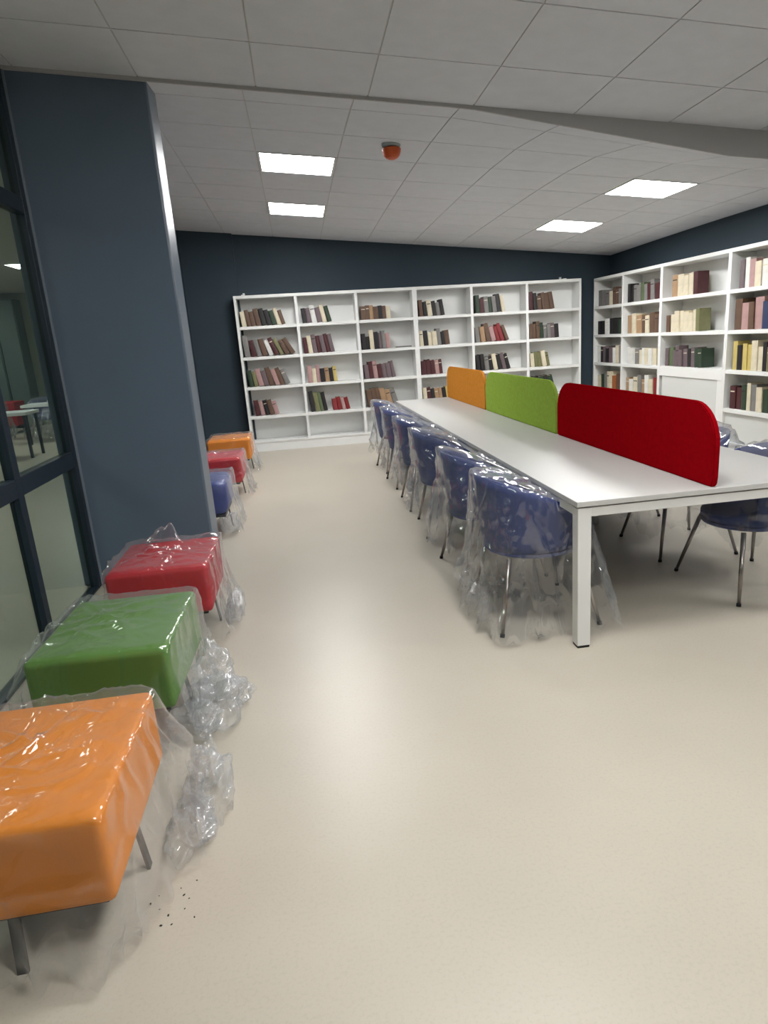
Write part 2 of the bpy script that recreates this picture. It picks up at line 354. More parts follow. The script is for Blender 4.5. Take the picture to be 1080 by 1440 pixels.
bookcase_right(2, 3, 'white bookcase with a closed lower panel on the right wall', closed=True)
bookcase_right(3, 4, 'white bookcase at the right picture edge with wide book filled shelves', low=True)
# ------------------------------------------------------------ books
rnd = random.Random(7)
PAL = {'maroon': (70, 30, 34), 'dark red': (120, 24, 28), 'red': (128, 42, 46), 'brown': (92, 70, 56), 'tan': (160, 130, 100), 'cream': (205, 196, 172), 'white': (210, 210, 206), 'grey': (118, 116, 114),
       'black': (28, 26, 28), 'dark green': (40, 58, 42), 'green': (84, 98, 70), 'olive': (112, 112, 78), 'yellow': (190, 172, 104), 'dark blue': (40, 52, 84), 'teal': (70, 110, 120), 'pink': (165, 132, 130), 'orange': (150, 90, 50), 'mauve': (100, 86, 90)}
BM = {}
for k, v in PAL.items(): BM[k] = mat('book_cover_'+k.replace(' ', '_'), srgb(*v), .5, var=.10, noise_scale=12)
def book_mesh(t, d, h, bandcol=None):
    bm = bmesh.new()
    c = .003
    # spine: three facets so that the back is rounded; covers; recessed page block. local: x thickness, y depth (spine at y=0), z height
    pts = [(0, d), (0, .004), (t*.25, 0), (t*.75, 0), (t, .004), (t, d), (t-c, d), (t-c, .008), (c, .008), (c, d)]
    lo = [bm.verts.new((x, y, 0)) for x, y in pts]; hi = [bm.verts.new((x, y, h)) for x, y in pts]; n = len(pts)
    for i in range(n): bm.faces.new((lo[i], lo[(i+1) % n], hi[(i+1) % n], hi[i]))
    bm.faces.new(lo[::-1]); bm.faces.new(hi)
    bx(bm, c, t-c, .009, d-.004, .004, h-.006, mi=1)
    if bandcol:
      for z0, z1 in ((h*.74, h*.79),): bx(bm, t*.12, t*.88, -.0012, .0005, z0, z1, mi=2)
    return bm
ORD = ['first', 'second', 'third', 'fourth', 'fifth', 'sixth', 'seventh', 'eighth', 'ninth', 'tenth', 'eleventh', 'twelfth', 'thirteenth', 'fourteenth', 'fifteenth']
ROWN = ['top', 'second', 'third', 'fourth', 'fifth']
nbooks = 0
def fill(kind, bay, row, f0, f1, cols, lean=(0, 0), hh=(.2, .27), tt=(.032, .052), dark=.0, front=.05, hl=None):
    """books stand on shelf `row` of one bay between fractions f0..f1 (left to right as seen)"""
    global nbooks
    if kind == 'back':
        a, c = SX+bay*SW+.03, SX+(bay+1)*SW-.03; z0 = SZ-(row+1)*SU+TH/2+.001; where = '%s back bay' % ORD[bay]
    else:
        a, c = RY[bay]-.032, RY[bay+1]+.034; z0 = SZ-(row+1)*SU+TH/2+.001; where = '%s right wall bay' % ORD[bay]
    W = abs(c-a); x = f0*W+.004; end = f1*W; k = 0; seqc = 0; pa = math.radians(lean[0]); first = True; n = 0; ph = .2
    tot = end-x
    while True:
        t = rnd.uniform(*tt)*(1.28 if kind == 'back' else 1.25); h = rnd.uniform(*hh)
        col = cols[min(len(cols)-1, int(len(cols)*min(.999, (x-f0*W)/tot)))] if not isinstance(cols[0], tuple) else None
        if isinstance(cols, list) and rnd.random() < .35: col = rnd.choice(cols)
        an = math.radians(lean[0]+(lean[1]-lean[0])*min(1, (x-f0*W)/tot)+rnd.uniform(0, 1.2))
        an = max(an, pa)
        if first: x += h*math.sin(an); first = False
        else: x += ph*max(0, math.tan(an)-math.tan(pa))
        if x+t/math.cos(an) > min(end, W-.004) or n > 14: break
        d = rnd.uniform(.13, .18)
        bm = book_mesh(t, d, h, rnd.random() < .3)
        band = M['page'] if rnd.random() < .5 else BM['black']
        o = obj('book', bm, [BM[col], M['page'], band])
        fr = front+rnd.uniform(-.012, .012)
        if kind == 'back':
            o.location = (a+x, SY+fr, z0); o.rotation_euler = (0, -an, 0)
        else:
            # seen from the left: picture-left is far (+Y); local x runs toward -Y
            o.matrix_world = Matrix.Translation((RX+fr, a-x, z0)) @ Matrix.Rotation(-math.pi/2, 4, 'Z') @ Matrix.Rotation(-an, 4, 'Y')
        size = 'tall' if h > hh[0]+.66*(hh[1]-hh[0]) else ('short' if h < hh[0]+.33*(hh[1]-hh[0]) else 'medium')
        tag(o, '%s %s %s book, %s from left, %s shelf, %s' % (size, 'leaning' if an > .07 else 'upright', col, ORD[min(n, 14)], ROWN[row], where), 'book', 'books on the %s bookcases' % ('back wall' if kind == 'back' else 'right wall'))
        x += t/math.cos(an)+.0012; pa = an; ph = h; n += 1; nbooks += 1
B = lambda *a, **k: fill('back', *a, **k)
G, W_, D_, BR = 'grey', 'white', 'black', 'brown'
B(0, 0, .03, .86, ['cream', 'brown', 'brown', 'black', 'grey', 'dark green', 'cream', 'grey', 'mauve'], (5, 16), tt=(.042, .062))
B(1, 0, .03, .60, ['black', 'mauve', 'white', 'black', 'cream', 'dark green', 'cream'], (4, 14), tt=(.04, .056))
B(2, 0, .03, .62, ['tan', 'brown', 'brown', 'black', 'brown', 'cream', 'dark green'], (0, 2), hh=(.17, .21), tt=(.04, .06))
B(3, 0, .03, .58, ['brown', 'black', 'cream', 'black', 'grey', 'black', 'brown'], (4, 9), hh=(.19, .24), tt=(.04, .055))
B(4, 0, .03, .64, ['dark green', 'green', 'grey', 'grey', 'black', 'cream', 'maroon'], (1, 9), tt=(.04, .06))
B(5, 0, .01, .62, ['maroon', 'brown', 'brown', 'maroon', 'black', 'brown'], (2, 14), tt=(.04, .055), hh=(.2, .27))
B(0, 1, .02, 1.0, ['maroon', 'white', 'grey', 'brown', 'brown', 'maroon', 'cream', 'olive', 'olive', 'dark green'], (3, 34), hh=(.22, .31), tt=(.042, .058))
B(1, 1, .01, .62, ['maroon', 'cream', 'mauve', 'black', 'mauve', 'pink', 'maroon', 'maroon'], (3, 11), hh=(.21, .29), tt=(.038, .052))
B(2, 1, .01, .60, ['black', 'cream', 'mauve', 'mauve', 'grey', 'pink', 'black'], (1, 5), hh=(.18, .29), tt=(.04, .06))
B(3, 1, .01, .64, ['black', 'dark green', 'cream', 'grey', 'cream', 'brown', 'tan'], (2, 6), hh=(.19, .25), tt=(.04, .06))
B(4, 1, .01, .70, ['grey', 'tan', 'brown', 'pink', 'red', 'cream', 'brown', 'black'], (4, 22), hh=(.22, .28), tt=(.04, .056))
B(5, 1, .01, .64, ['brown', 'grey', 'dark green', 'grey', 'mauve', 'black', 'brown'], (2, 4), hh=(.2, .26), tt=(.04, .055))
B(0, 2, .03, .80, ['dark green', 'olive', 'cream', 'mauve', 'grey', 'pink', 'cream', 'brown', 'grey', 'dark green'], (6, 20), hh=(.22, .28), tt=(.042, .056))
B(1, 2, .04, .60, ['black', 'cream', 'pink', 'brown', 'tan', 'brown', 'yellow'], (0, 4), hh=(.2, .27), tt=(.04, .056))
B(2, 2, .01, .66, ['black', 'maroon', 'pink', 'cream', 'mauve', 'mauve', 'black'], (3, 10), hh=(.2, .26), tt=(.04, .056))
B(3, 2, .02, .50, ['maroon', 'maroon', 'pink', 'maroon', 'maroon'], (2, 5), hh=(.2, .24), tt=(.04, .056))
B(4, 2, .01, .78, ['tan', 'black', 'grey', 'black', 'cream', 'black', 'mauve', 'pink', 'maroon'], (3, 18), hh=(.2, .25), tt=(.04, .056))
B(5, 2, .01, .50, ['dark green', 'olive', 'cream', 'dark red', 'black'], (4, 14), hh=(.21, .26), tt=(.04, .056))
B(0, 3, .08, .60, ['dark red', 'pink', 'maroon', 'brown', 'pink', 'black'], (5, 14), hh=(.2, .24), tt=(.04, .056))
B(1, 3, .01, .42, ['black', 'olive', 'green', 'olive', 'olive'], (5, 9), hh=(.28, .31), tt=(.038, .05))
B(1, 3, .44, .84, ['red', 'dark red', 'pink', 'dark red', 'black'], (4, 14), hh=(.17, .21), tt=(.038, .05))
B(2, 3, .02, .72, ['brown', 'brown', 'tan', 'maroon', 'grey', 'brown'], (5, 18), hh=(.25, .3), tt=(.045, .06))
B(3, 3, .02, .70, ['maroon', 'cream', 'tan', 'black', 'yellow', 'black'], (3, 8), hh=(.2, .25), tt=(.042, .056))
B(4, 3, .02, .40, ['brown', 'grey', 'tan'], (2, 8), hh=(.2, .25), tt=(.045, .06))
B(5, 3, .01, .56, ['black', 'dark green', 'black', 'dark green'], (4, 16), hh=(.26, .32), tt=(.05, .06))
R = lambda *a, **k: fill('right', *a, **k)
R(0, 0, .06, .98, ['grey', 'brown', 'cream', 'grey', 'brown', 'brown'], (0, 2), hh=(.19, .25), tt=(.05, .10))
R(1, 0, .04, .99, ['black', 'grey', 'green', 'cream', 'cream', 'maroon', 'maroon'], (0, 3), hh=(.19, .28), tt=(.06, .11))
R(2, 0, .10, .56, ['tan', 'yellow', 'cream', 'cream', 'maroon'], (0, 1), hh=(.24, .27), tt=(.06, .11))
R(3, 0, .05, .95, ['pink', 'maroon', 'white', 'maroon', 'cream', 'pink', 'maroon', 'mauve'], (0, 2), hh=(.25, .31), tt=(.05, .09))
R(0, 1, .05, .99, ['black', 'white', 'black', 'black', 'dark green'], (0, 1), hh=(.18, .24), tt=(.07, .12))
R(1, 1, .04, .93, ['tan', 'cream', 'green', 'brown', 'cream', 'black', 'grey'], (0, 2), hh=(.22, .29), tt=(.07, .12))
R(2, 1, .03, .68, ['brown', 'cream', 'cream', 'white', 'cream', 'olive', 'cream'], (0, 2), hh=(.21, .27), tt=(.06, .10))
R(3, 1, .03, .96, ['grey', 'cream', 'pink', 'brown', 'green', 'dark blue', 'teal', 'dark blue'], (0, 1), hh=(.25, .33), tt=(.06, .12))
R(0, 2, .02, .98, ['black', 'grey', 'mauve', 'white', 'cream', 'grey'], (0, 3), hh=(.2, .28), tt=(.06, .1))
R(1, 2, .04, .98, ['dark green', 'grey', 'cream', 'white', 'white', 'cream', 'grey'], (0, 3), hh=(.2, .25), tt=(.06, .1))
R(2, 2, .03, .66, ['mauve', 'cream', 'mauve', 'mauve', 'black', 'cream', 'green', 'dark green'], (0, 3), hh=(.2, .26), tt=(.05, .08))
R(3, 2, .03, .97, ['black', 'yellow', 'cream', 'olive', 'tan', 'cream', 'brown', 'olive'], (0, 2), hh=(.24, .32), tt=(.05, .09))
R(0, 3, .03, .96, ['black', 'grey', 'cream', 'dark green', 'orange', 'brown'], (0, 3), hh=(.22, .3), tt=(.06, .11))
R(1, 3, .03, .97, ['tan', 'cream', 'grey', 'white', 'red', 'dark red'], (0, 3), hh=(.2, .3), tt=(.07, .11))
R(3, 3, .03, .97, ['maroon', 'cream', 'cream', 'brown', 'grey', 'green', 'grey', 'dark green'], (0, 3), hh=(.24, .31), tt=(.05, .09))
# one thin book lying flat
fb = obj('book', book_mesh(.02, .14, .24), [BM['grey'], M['page'], M['page']])
fb.matrix_world = Matrix.Translation((SX+2*SW+.56, SY+.06, SZ-2*SU+TH/2+.022)) @ Matrix.Rotation(math.pi/2, 4, 'Y')
tag(fb, 'thin grey book lying flat, second shelf, third back bay', 'book')
print('books', nbooks)

# ------------------------------------------------------------ table
TX0, TX1, TY0, TY1 = 1.211, 2.60, 2.852, 8.75
tb = empty('long_table', ((TX0+TX1)/2, (TY0+TY1)/2, 0)); tag(tb, 'long white meeting table carrying three coloured felt screens', 'table')
hx, hy = (TX1-TX0)/2, (TY1-TY0)/2
bm = bmesh.new(); bx(bm, -hx, hx, -hy, hy, .724, .750, bev=.0025)
for f in bm.faces:
    if abs(f.normal.z) < .5: f.material_index = 1
obj('tabletop', bm, [M['table'], M['tedge']], tb)
for s in (-1, 1):
    box('apron_rail', s*(hx-.012)-(.03 if s > 0 else 0), s*(hx-.012)+(0 if s > 0 else .03), -hy+.075, hy-.075, .672, .716, M['tmetal'], tb, bev=.002)
    box('apron_rail', -hx+.075, hx-.075, s*(hy-.012)-(.03 if s > 0 else 0), s*(hy-.012)+(0 if s > 0 else .03), .672, .716, M['tmetal'], tb, bev=.002)
box('spacer_frame', -hx+.03, hx-.03, -hy+.03, hy-.03, .714, .7245, M['tedge'], tb)
for sx in (-1, 1):
    for sy in (-1, 1):
        cx, cy = sx*(hx-.042), sy*(hy-.042)
        l = box('leg', cx-.034, cx+.034, cy-.034, cy+.034, .012, .716, M['tmetal'], tb, bev=.004)
        box('leg_foot', cx-.03, cx+.03, cy-.03, cy+.03, 0, .0125, M['rubber'], l)
for yy in (4.86, 6.87):
    for x in (-.3, .3):
        l = box('leg', x-.03, x+.03, yy-(TY0+TY1)/2-.03, yy-(TY0+TY1)/2+.03, .012, .672, M['tmetal'], tb, bev=.004)
    box('cross_beam', -hx+.045, hx-.045, yy-(TY0+TY1)/2-.03, yy-(TY0+TY1)/2+.03, .672, .715, M['tmetal'], tb)
# screens
def screen(y0, y1, m, lab):
    bm = bmesh.new(); r = .2; z0, z1 = .752, 1.152; pts = []
    ya, yb = y0+.006, y1-.006
    pts += [(ya+.02, z0), (yb-.02, z0), (yb-.006, z0+.012), (yb, z0+.05)]
    for k in range(9):
        a = math.pi/2*k/8; pts.append((yb-r+r*math.cos(a), z1-r+r*math.sin(a)))
    for k in range(9):
        a = math.pi/2+math.pi/2*k/8; pts.append((ya+r+r*math.cos(a), z1-r+r*math.sin(a)))
    pts += [(ya, z0+.05), (ya+.006, z0+.012)]
    th = .016; cy = (y0+y1)/2
    f1 = [bm.verts.new((-th, y-cy, z-.752)) for y, z in pts]; f2 = [bm.verts.new((th, y-cy, z-.752)) for y, z in pts]; n = len(pts)
    bm.faces.new(f1); bm.faces.new(f2[::-1])
    for i in range(n): bm.faces.new((f1[i], f2[i], f2[(i+1) % n], f1[(i+1) % n]))
    bmesh.ops.recalc_face_normals(bm, faces=bm.faces[:])
    es = [e for e in bm.edges if len(e.link_faces) == 2 and e.calc_face_angle(0) > 1.2]
    bmesh.ops.bevel(bm, geom=es, offset=.006, segments=2, affect='EDGES')
    o = obj('desk_screen', bm, m, loc=(1.917, cy, .7505)); tag(o, lab, 'desk screen'); return o
screen(2.856, 4.87, M['p_red'], 'red felt desk screen at the near end of the table')
screen(4.88, 6.88, M['p_green'], 'green felt desk screen in the middle of the table')
screen(6.89, 8.75, M['p_orange'], 'orange felt desk screen at the far end of the table')

# ------------------------------------------------------------ plastic wraps
def hull_bvh(pts):
    bm = bmesh.new()
    for q in pts: bm.verts.new(q)
    bmesh.ops.convex_hull(bm, input=bm.verts[:])
    t = BVHTree.FromBMesh(bm); bm.free(); return t
def crinkle(p, seed, sc):
    q = Vector((p.x*sc+seed*7.3, p.y*sc-seed*3.1, p.z*sc*.55+seed))
    wv = noise.noise_vector(q*.4)*1.8
    r1 = max(0, 1-abs(noise.noise(q*.75+wv))*6)
    r2 = max(0, 1-abs(noise.noise(q*1.7+wv*1.6+Vector((9, 4, 2))))*4)
    r3 = max(0, 1-abs(noise.noise(q*3.6+wv*1.9+Vector((2, 14, 7))))*4)
    c = noise.noise(q*.6+Vector((3, 8, 1)))
    msk = .5+.9*noise.noise(q*.45+Vector((5, 5, 5)))
    return r1*.55+r2*.38*max(0, msk)+r3*.16*max(0, msk)+c*.4
def wrap(name, guide, parent, seed, m, center=(0, 0, .3), sub=5, amp=.014, sc=7, hem=0.0, lobes=(), blobs=(), hemnoise=.0, label=None, origin=(0, 0, 0), folds=1.0, ncr=14, under=None):
    t = hull_bvh(guide); c = Vector(center)
    bm = bmesh.new(); bmesh.ops.create_icosphere(bm, subdivisions=sub, radius=1)
    og = Vector(origin); rr_ = random.Random(seed*17); creases = []
    for _ in range(ncr):
        cn = Vector((rr_.uniform(-1, 1), rr_.uniform(-1, 1), rr_.uniform(-.6, .6))).normalized()
        creases.append((cn, cn.dot(c)+rr_.uniform(-.28, .28), rr_.uniform(.006, .012), rr_.uniform(.006, .016)))
    for v in bm.verts:
        d = v.co.normalized()
        hit = t.ray_cast(c, d)
        p = hit[0] if hit[0] else c+d*.3
        L = (p-c).length
        extra = 0
        for (ld, w_, h_) in lobes:
            dd = 1-d.dot(Vector(ld).normalized()); extra += h_*math.exp(-dd/w_)*(1+.4*noise.noise(p*22))
        k = crinkle(p+og, seed, sc)*amp
        th = math.atan2(p.y-c.y, p.x-c.x); fz = max(0, min(1, (c.z+.12-p.z)/.35))
        fn = noise.noise(Vector((math.cos(th)*2.6+seed*5, math.sin(th)*2.6, p.z*1.3)))
        fn2 = noise.noise(Vector((math.cos(th)*6+seed*5, math.sin(th)*6, p.z*2.5+4)))
        k += (max(0, 1-abs(fn)*4)*1.5+max(0, 1-abs(fn2)*3.5)*.8)*fz*amp*folds
        # looser toward the bottom
        for (cn, cd, cw, ca) in creases:
            q0 = p.dot(cn)-cd-.012*noise.noise(p*9)
            if abs(q0) < cw*3:
                gate = noise.noise(p*4+cn*7)*1.6+.55
                if gate > 0: k += ca*min(1, gate)*math.exp(-abs(q0)/cw)
        k *= 1+1.6*max(0, min(1, (.32-p.z)/.3))
        v.co = p+d*(k+extra)
        if under is not None and v.co.x > under-.012 and v.co.z > .664: v.co.z = .664-.01*abs(noise.noise(p*20))
        if v.co.z < .004: v.co.z = .004+.003*abs(noise.noise(p*30))
    dels = [v for v in bm.verts if v.co.z < max(.0085, hem+hemnoise*noise.noise(Vector((v.co.x*6+seed, v.co.y*6, 0))))]
    bmesh.ops.delete(bm, geom=dels, context='VERTS')
    nf0 = len(bm.faces)
    for (bc, br, bs) in blobs:
        b2 = bmesh.new(); bmesh.ops.create_icosphere(b2, subdivisions=5, radius=1)
        for v in b2.verts:
            d = v.co.normalized(); q = d*1.3+Vector((bs, bs*.3, 0)); wv = noise.noise_vector(q)*1.1
            rr = .85+.5*noise.noise(q*1.1)+.22*max(0, 1-abs(noise.noise(q*1.3+wv))*2.6)+.07*max(0, 1-abs(noise.noise(q*3+wv*1.5))*2.5)
            v.co = Vector(bc)+Vector((d.x*br[0]*rr, d.y*br[1]*rr, d.z*br[2]*rr))
        bmesh.ops.delete(b2, geom=[v for v in b2.verts if v.co.z < .006], context='VERTS')
        for f in b2.faces: f.smooth = True
        join(bm, b2, 1)
    o = obj(name, bm, [m, M['plastic_lump']], parent, smooth=True)
    o['label'] = label or 'clear crinkled plastic wrap'
    return o
# ------------------------------------------------------------ ottomans
def ottoman_proto(m, half=(.26, .31), z0=.175, z1=.435, bev=.03):
    t = empty('ottoman')
    bm = bmesh.new(); b2 = bmesh.new()
    bmesh.ops.create_cube(b2, size=1, matrix=Matrix.Translation((0, 0, (z0+z1)/2)) @ Matrix.Diagonal((2*half[0], 2*half[1], z1-z0, 1)))
    bmesh.ops.subdivide_edges(b2, edges=b2.edges[:], cuts=2 if bev > .05 else 6, use_grid_fill=True)
    for v in b2.verts:
        x, y = v.co.x/half[0], v.co.y/half[1]
        if v.co.z > z1-.001: v.co.z += .012*(1-x*x)*(1-y*y)
    sharp = [e for e in b2.edges if e.calc_face_angle(0) > 1.0]
    bmesh.ops.bevel(b2, geom=sharp, offset=bev, segments=4, profile=.6, affect='EDGES')
    for f in b2.faces: f.smooth = True
    join(bm, b2); obj('cushion', bm, m, t)
    box('base_board', -half[0]+.03, half[0]-.03, -half[1]+.03, half[1]-.03, z0-.018, z0+.004, M['dark'], t)
    for (dx, dy) in ((1, 0), (-1, 0), (0, 1), (0, -1)):
        bm = bmesh.new(); L = (half[0] if dx else half[1])-.012; wd = .014
        a = Vector((dx*L*.93, dy*L*.93, z0-.016)); b = Vector((dx*L, dy*L, 0)); s = Vector((dy, dx, 0))*wd; o_ = Vector((dx, dy, 0))*.005
        vs = [bm.verts.new(q) for q in (a-s-o_, a+s-o_, a+s+o_, a-s+o_, b-s-o_, b+s-o_, b+s+o_, b-s+o_)]
        for q in ((0, 1, 2, 3), (7, 6, 5, 4), (0, 4, 5, 1), (1, 5, 6, 2), (2, 6, 7, 3), (3, 7, 4, 0)): bm.faces.new([vs[k] for k in q])
        bmesh.ops.recalc_face_normals(bm, faces=bm.faces[:]); obj('leg', bm, M['dark'], t)
    return t
def box_guide(hx, hy, z0, z1, e=.009):
    pts = []
    for sx in (-1, 1):
        for sy in (-1, 1):
            c_ = .035
            for (ax, ay, az) in ((0, 0, -c_), (-c_, 0, 0), (0, -c_, 0)):
                pts.append((sx*(hx+e+ax), sy*(hy+e+ay), z1+e+az)); pts.append((sx*(hx+e+ax), sy*(hy+e+ay), z0-e*0+max(0, -az)))
    return pts
G1 = 'plastic wrapped ottomans along the left side'
def ottoman(x, y, m, lab, seed, half=(.26, .31), rz=0, floor=(), lobes=(), blobs=(), sub=6, amp=.021, sc=6, bev=.026, zt=.435):
    t = ottoman_proto(M[m], half, bev=bev, z1=zt); t.location = (x, y, 0); t.rotation_euler = (0, 0, rz); tag(t, lab, 'ottoman', G1)
    g = box_guide(half[0], half[1], .19, zt+.008)+[tuple(q) for q in floor]
    wrap('plastic_wrap', g, t, seed, M['plastic'], center=(0, 0, .25), sub=sub, amp=amp, sc=sc, lobes=lobes, blobs=blobs, origin=(x, y, 0))
    return t
fl = lambda x0, x1, y0, y1, z=-.02: [(x0, y0, z), (x1, y0, z), (x1, y1, z), (x0, y1, z), (x1*.6+x0*.4, y1, z)]
ottoman(-.865, 1.85, 'o_orange', 'large orange cube ottoman in clear plastic, nearest the viewer', 1, floor=fl(-.27, .20, -.36, .33)+[(.30, -.2, -.02), (.37, .05, -.02), (.38, .25, -.02), (.36, .2, .2), (.33, -.12, .02)],
        lobes=[((.8, .5, .05), .02, .03)], blobs=[((.42, .25, .05), (.07, .15, .12), 3.3), ((.36, .12, .03), (.08, .13, .06), 6.3), ((.39, .36, .09), (.06, .07, .09), 9.1)], half=(.265, .325))
ottoman(-.868, 2.83, 'o_green', 'green cube ottoman in clear plastic, between the orange and red ones', 2, floor=fl(-.30, .29, -.24, .33)+[(-.34, -.30, .30)],
        blobs=[((.375, -.10, .07), (.11, .18, .10), 5.1), ((.34, .10, .10), (.08, .14, .13), 8.2), ((.31, -.2, .04), (.10, .10, .06), 2.9), ((.43, .02, .04), (.08, .10, .06), 4.4)], half=(.265, .325), rz=-.03)
ottoman(-.845, 3.80, 'o_red', 'red cube ottoman in clear plastic, standing before the slate blue column', 4, floor=fl(-.26, .30, -.22, .33),
        lobes=[((.02, .2, .37), .010, .12), ((-.06, .2, .33), .010, .09), ((-.13, .2, .27), .012, .05), ((.22, .2, .24), .012, .05)], blobs=[((.34, .05, .06), (.05, .16, .07), 1.7)], half=(.26, .30))
ottoman(-.965, 6.0, 'o_blue', 'blue rounded ottoman in clear plastic, just beyond the column', 5, floor=fl(-.3, .30, -.30, .3)+[(.31, -.28, .2)], sub=5, bev=.09, amp=.02, zt=.46,
        blobs=[((.24, -.24, .08), (.08, .08, .09), 2.2)])
ottoman(-.955, 7.40, 'o_red', 'small looking red ottoman in clear plastic, beyond the blue one', 6, floor=fl(-.28, .3, -.28, .3), sub=5, lobes=[((-.1, -.3, .9), .02, .04)])
ottoman(-.955, 8.92, 'o_orange', 'farthest orange ottoman in clear plastic, beside the back bookcase', 7, floor=fl(-.28, .29, -.28, .3), sub=5)
# ------------------------------------------------------------ chairs (local +x = front)
def chair_proto():
    t = empty('tub_chair')
    # wrap-around shell
    bm = bmesh.new(); NT, NV = 34, 8
    def P(i, j, side):
        th = math.radians(-122+244*i/NT); v = j/NV
        e = abs(th)/math.radians(122)
        ztop = .815-.19*(e**2.2); zb = .40+.03*e
        z = zb+(ztop-zb)*v
        r = .262+.050*v**.8*(1-.35*e)+(0 if side else -.026*(1-.35*v))
        return Vector((-r*math.cos(th)*1.0, r*math.sin(th)*1.03, z))
    gr = {}
    for s in (0, 1):
        for i in range(NT+1):
            for j in range(NV+1): gr[s, i, j] = bm.verts.new(P(i, j, s))
    for i in range(NT):
        for j in range(NV):
            bm.faces.new((gr[1, i, j], gr[1, i+1, j], gr[1, i+1, j+1], gr[1, i, j+1])); bm.faces.new((gr[0, i, j+1], gr[0, i+1, j+1], gr[0, i+1, j], gr[0, i, j]))
        bm.faces.new((gr[1, i, NV], gr[1, i+1, NV], gr[0, i+1, NV], gr[0, i, NV])); bm.faces.new((gr[0, i, 0], gr[0, i+1, 0], gr[1, i+1, 0], gr[1, i, 0]))
    for j in range(NV):
        bm.faces.new((gr[0, 0, j], gr[1, 0, j], gr[1, 0, j+1], gr[0, 0, j+1])); bm.faces.new((gr[1, NT, j], gr[0, NT, j], gr[0, NT, j+1], gr[1, NT, j+1]))
    bmesh.ops.recalc_face_normals(bm, faces=bm.faces[:])
    obj('backrest_shell', bm, M['blue'], t, smooth=True)
    # seat cushion
    def disc(name, prof, m):
        bm = bmesh.new(); rings = []; n = 40
        for r, z in prof:
            ring = []
            for k in range(n):
                a = 2*math.pi*k/n; ex = 1.06 if math.cos(a) > 0 else 1
                ring.append(bm.verts.new((r*math.cos(a)*ex, r*math.sin(a), z)))
            rings.append(ring)
        for a, b in zip(rings, rings[1:]):
            for k in range(n): bm.faces.new((a[k], a[(k+1) % n], b[(k+1) % n], b[k]))
        bm.faces.new(rings[0][::-1]); bm.faces.new(rings[-1]); return obj(name, bm, m, t, smooth=True)
    disc('seat', [(.12, .392), (.21, .396), (.25, .41), (.262, .43), (.262, .45), (.25, .468), (.2, .478), (.1, .482)], M['navy'])
    disc('seat_base', [(.1, .368), (.2, .372), (.255, .39), (.268, .408), (.25, .415)], M['blue'])
    for sx in (-1, 1):
        for sy in (-1, 1):
            bm = bmesh.new(); a = (sx*.19, sy*.20, .385); b = (sx*.268, sy*.305, .012); tube(bm, a, b, .014, .0095, 12)
            l = obj('leg', bm, M['chrome'], t)
            bm = bmesh.new(); tube(bm, (sx*.267, sy*.304, .018), (sx*.270, sy*.307, 0), .0125, .0125, 10); obj('foot_cap', bm, M['rubber'], l)
    return t
def chair_guide(top=.85, floor=None, hemz=.15, e=.016):
    pts = []
    for k in range(17):
        th = math.radians(-122+244*k/16); ee = abs(th)/math.radians(122)
        zt = .822-.19*(ee**2.2); r = .312+e
        pts.append((-r*math.cos(th), r*math.sin(th)*1.03, zt+.006)); pts.append((-.292*math.cos(th), .292*math.sin(th), .40))
    pts += [(.30, 0, .47), (.29, .14, .47), (.29, -.14, .47)]
    for sx in (-1, 1):
        for sy in (-1, 1): pts.append((sx*.285, sy*.32, .20 if floor and (sx, sy) == (-1, 1) else .02))
    if floor: pts += floor
    return pts
proto = chair_proto(); used = [False]
def chair(x, y, rz, lab, group, seed, hem=.17, floor=None, amp=.02, sub=5, lobes=(), sc=6, blobs=()):
    t = proto if not used[0] else dup(proto)
    kids = [c for c in t.children]
    used[0] = True
    t.location = (x, y, 0); t.rotation_euler = (0, 0, rz); tag(t, lab, 'chair', group)
    pend.append((t, seed, hem, floor, amp, sub, lobes, sc, blobs))
    return t
pend = []
GL, GR = 'plastic wrapped blue chairs on the aisle side of the table', 'plastic wrapped blue chairs on the far side of the table'
names_l = ['blue tub chair in clear plastic, aisle side, nearest the viewer', 'blue tub chair in clear plastic, aisle side, second from the viewer', 'blue tub chair in clear plastic, aisle side, third from the viewer',
           'blue tub chair in clear plastic, aisle side, fourth from the viewer', 'blue tub chair in clear plastic, aisle side, second from the bookcases', 'blue tub chair in clear plastic, aisle side, closest to the back bookcases']
yl = [3.40, 4.17, 5.25, 6.15, 7.15, 8.05]
chair(1.175, yl[0], 0, names_l[0], GL, 11, hem=.0, floor=[(-.28, -.33, -.02), (.34, -.36, -.02), (.42, -.1, -.02), (.40, .3, -.02), (-.27, -.36, .1), (-.31, .1, .22)], amp=.034, sub=6, blobs=[])
for k in range(1, 6): chair(1.155, yl[k], rnd.uniform(-.08, .08), names_l[k], GL, 11+k, hem=.17+.05*(k % 2), amp=.040, lobes=[((-.6, -.2, .9), .03, .05), ((-.9, .3, -.2), .03, .05)])
names_r = ['blue tub chair, far side, nearest the viewer, at the right picture edge', 'blue tub chair in clear plastic, far side, second from the viewer', 'blue tub chair in clear plastic, far side, third from the viewer',
           'blue tub chair in clear plastic, far side, fourth from the viewer', 'blue tub chair in clear plastic, far side, fifth from the viewer', 'blue tub chair in clear plastic, far side, closest to the bookcases']
yr = [3.40, 4.18, 5.2, 6.1, 7.0, 7.9]
for k in range(6): chair(2.515, yr[k], math.pi+rnd.uniform(-.05, .05), names_r[k], GR, 31+k, hem=.36 if k == 0 else .18, amp=.010 if k == 0 else .026, lobes=() if k == 0 else [((-.5, -.2, .9), .03, .05), ((-.8, .6, .35), .05, .08)])
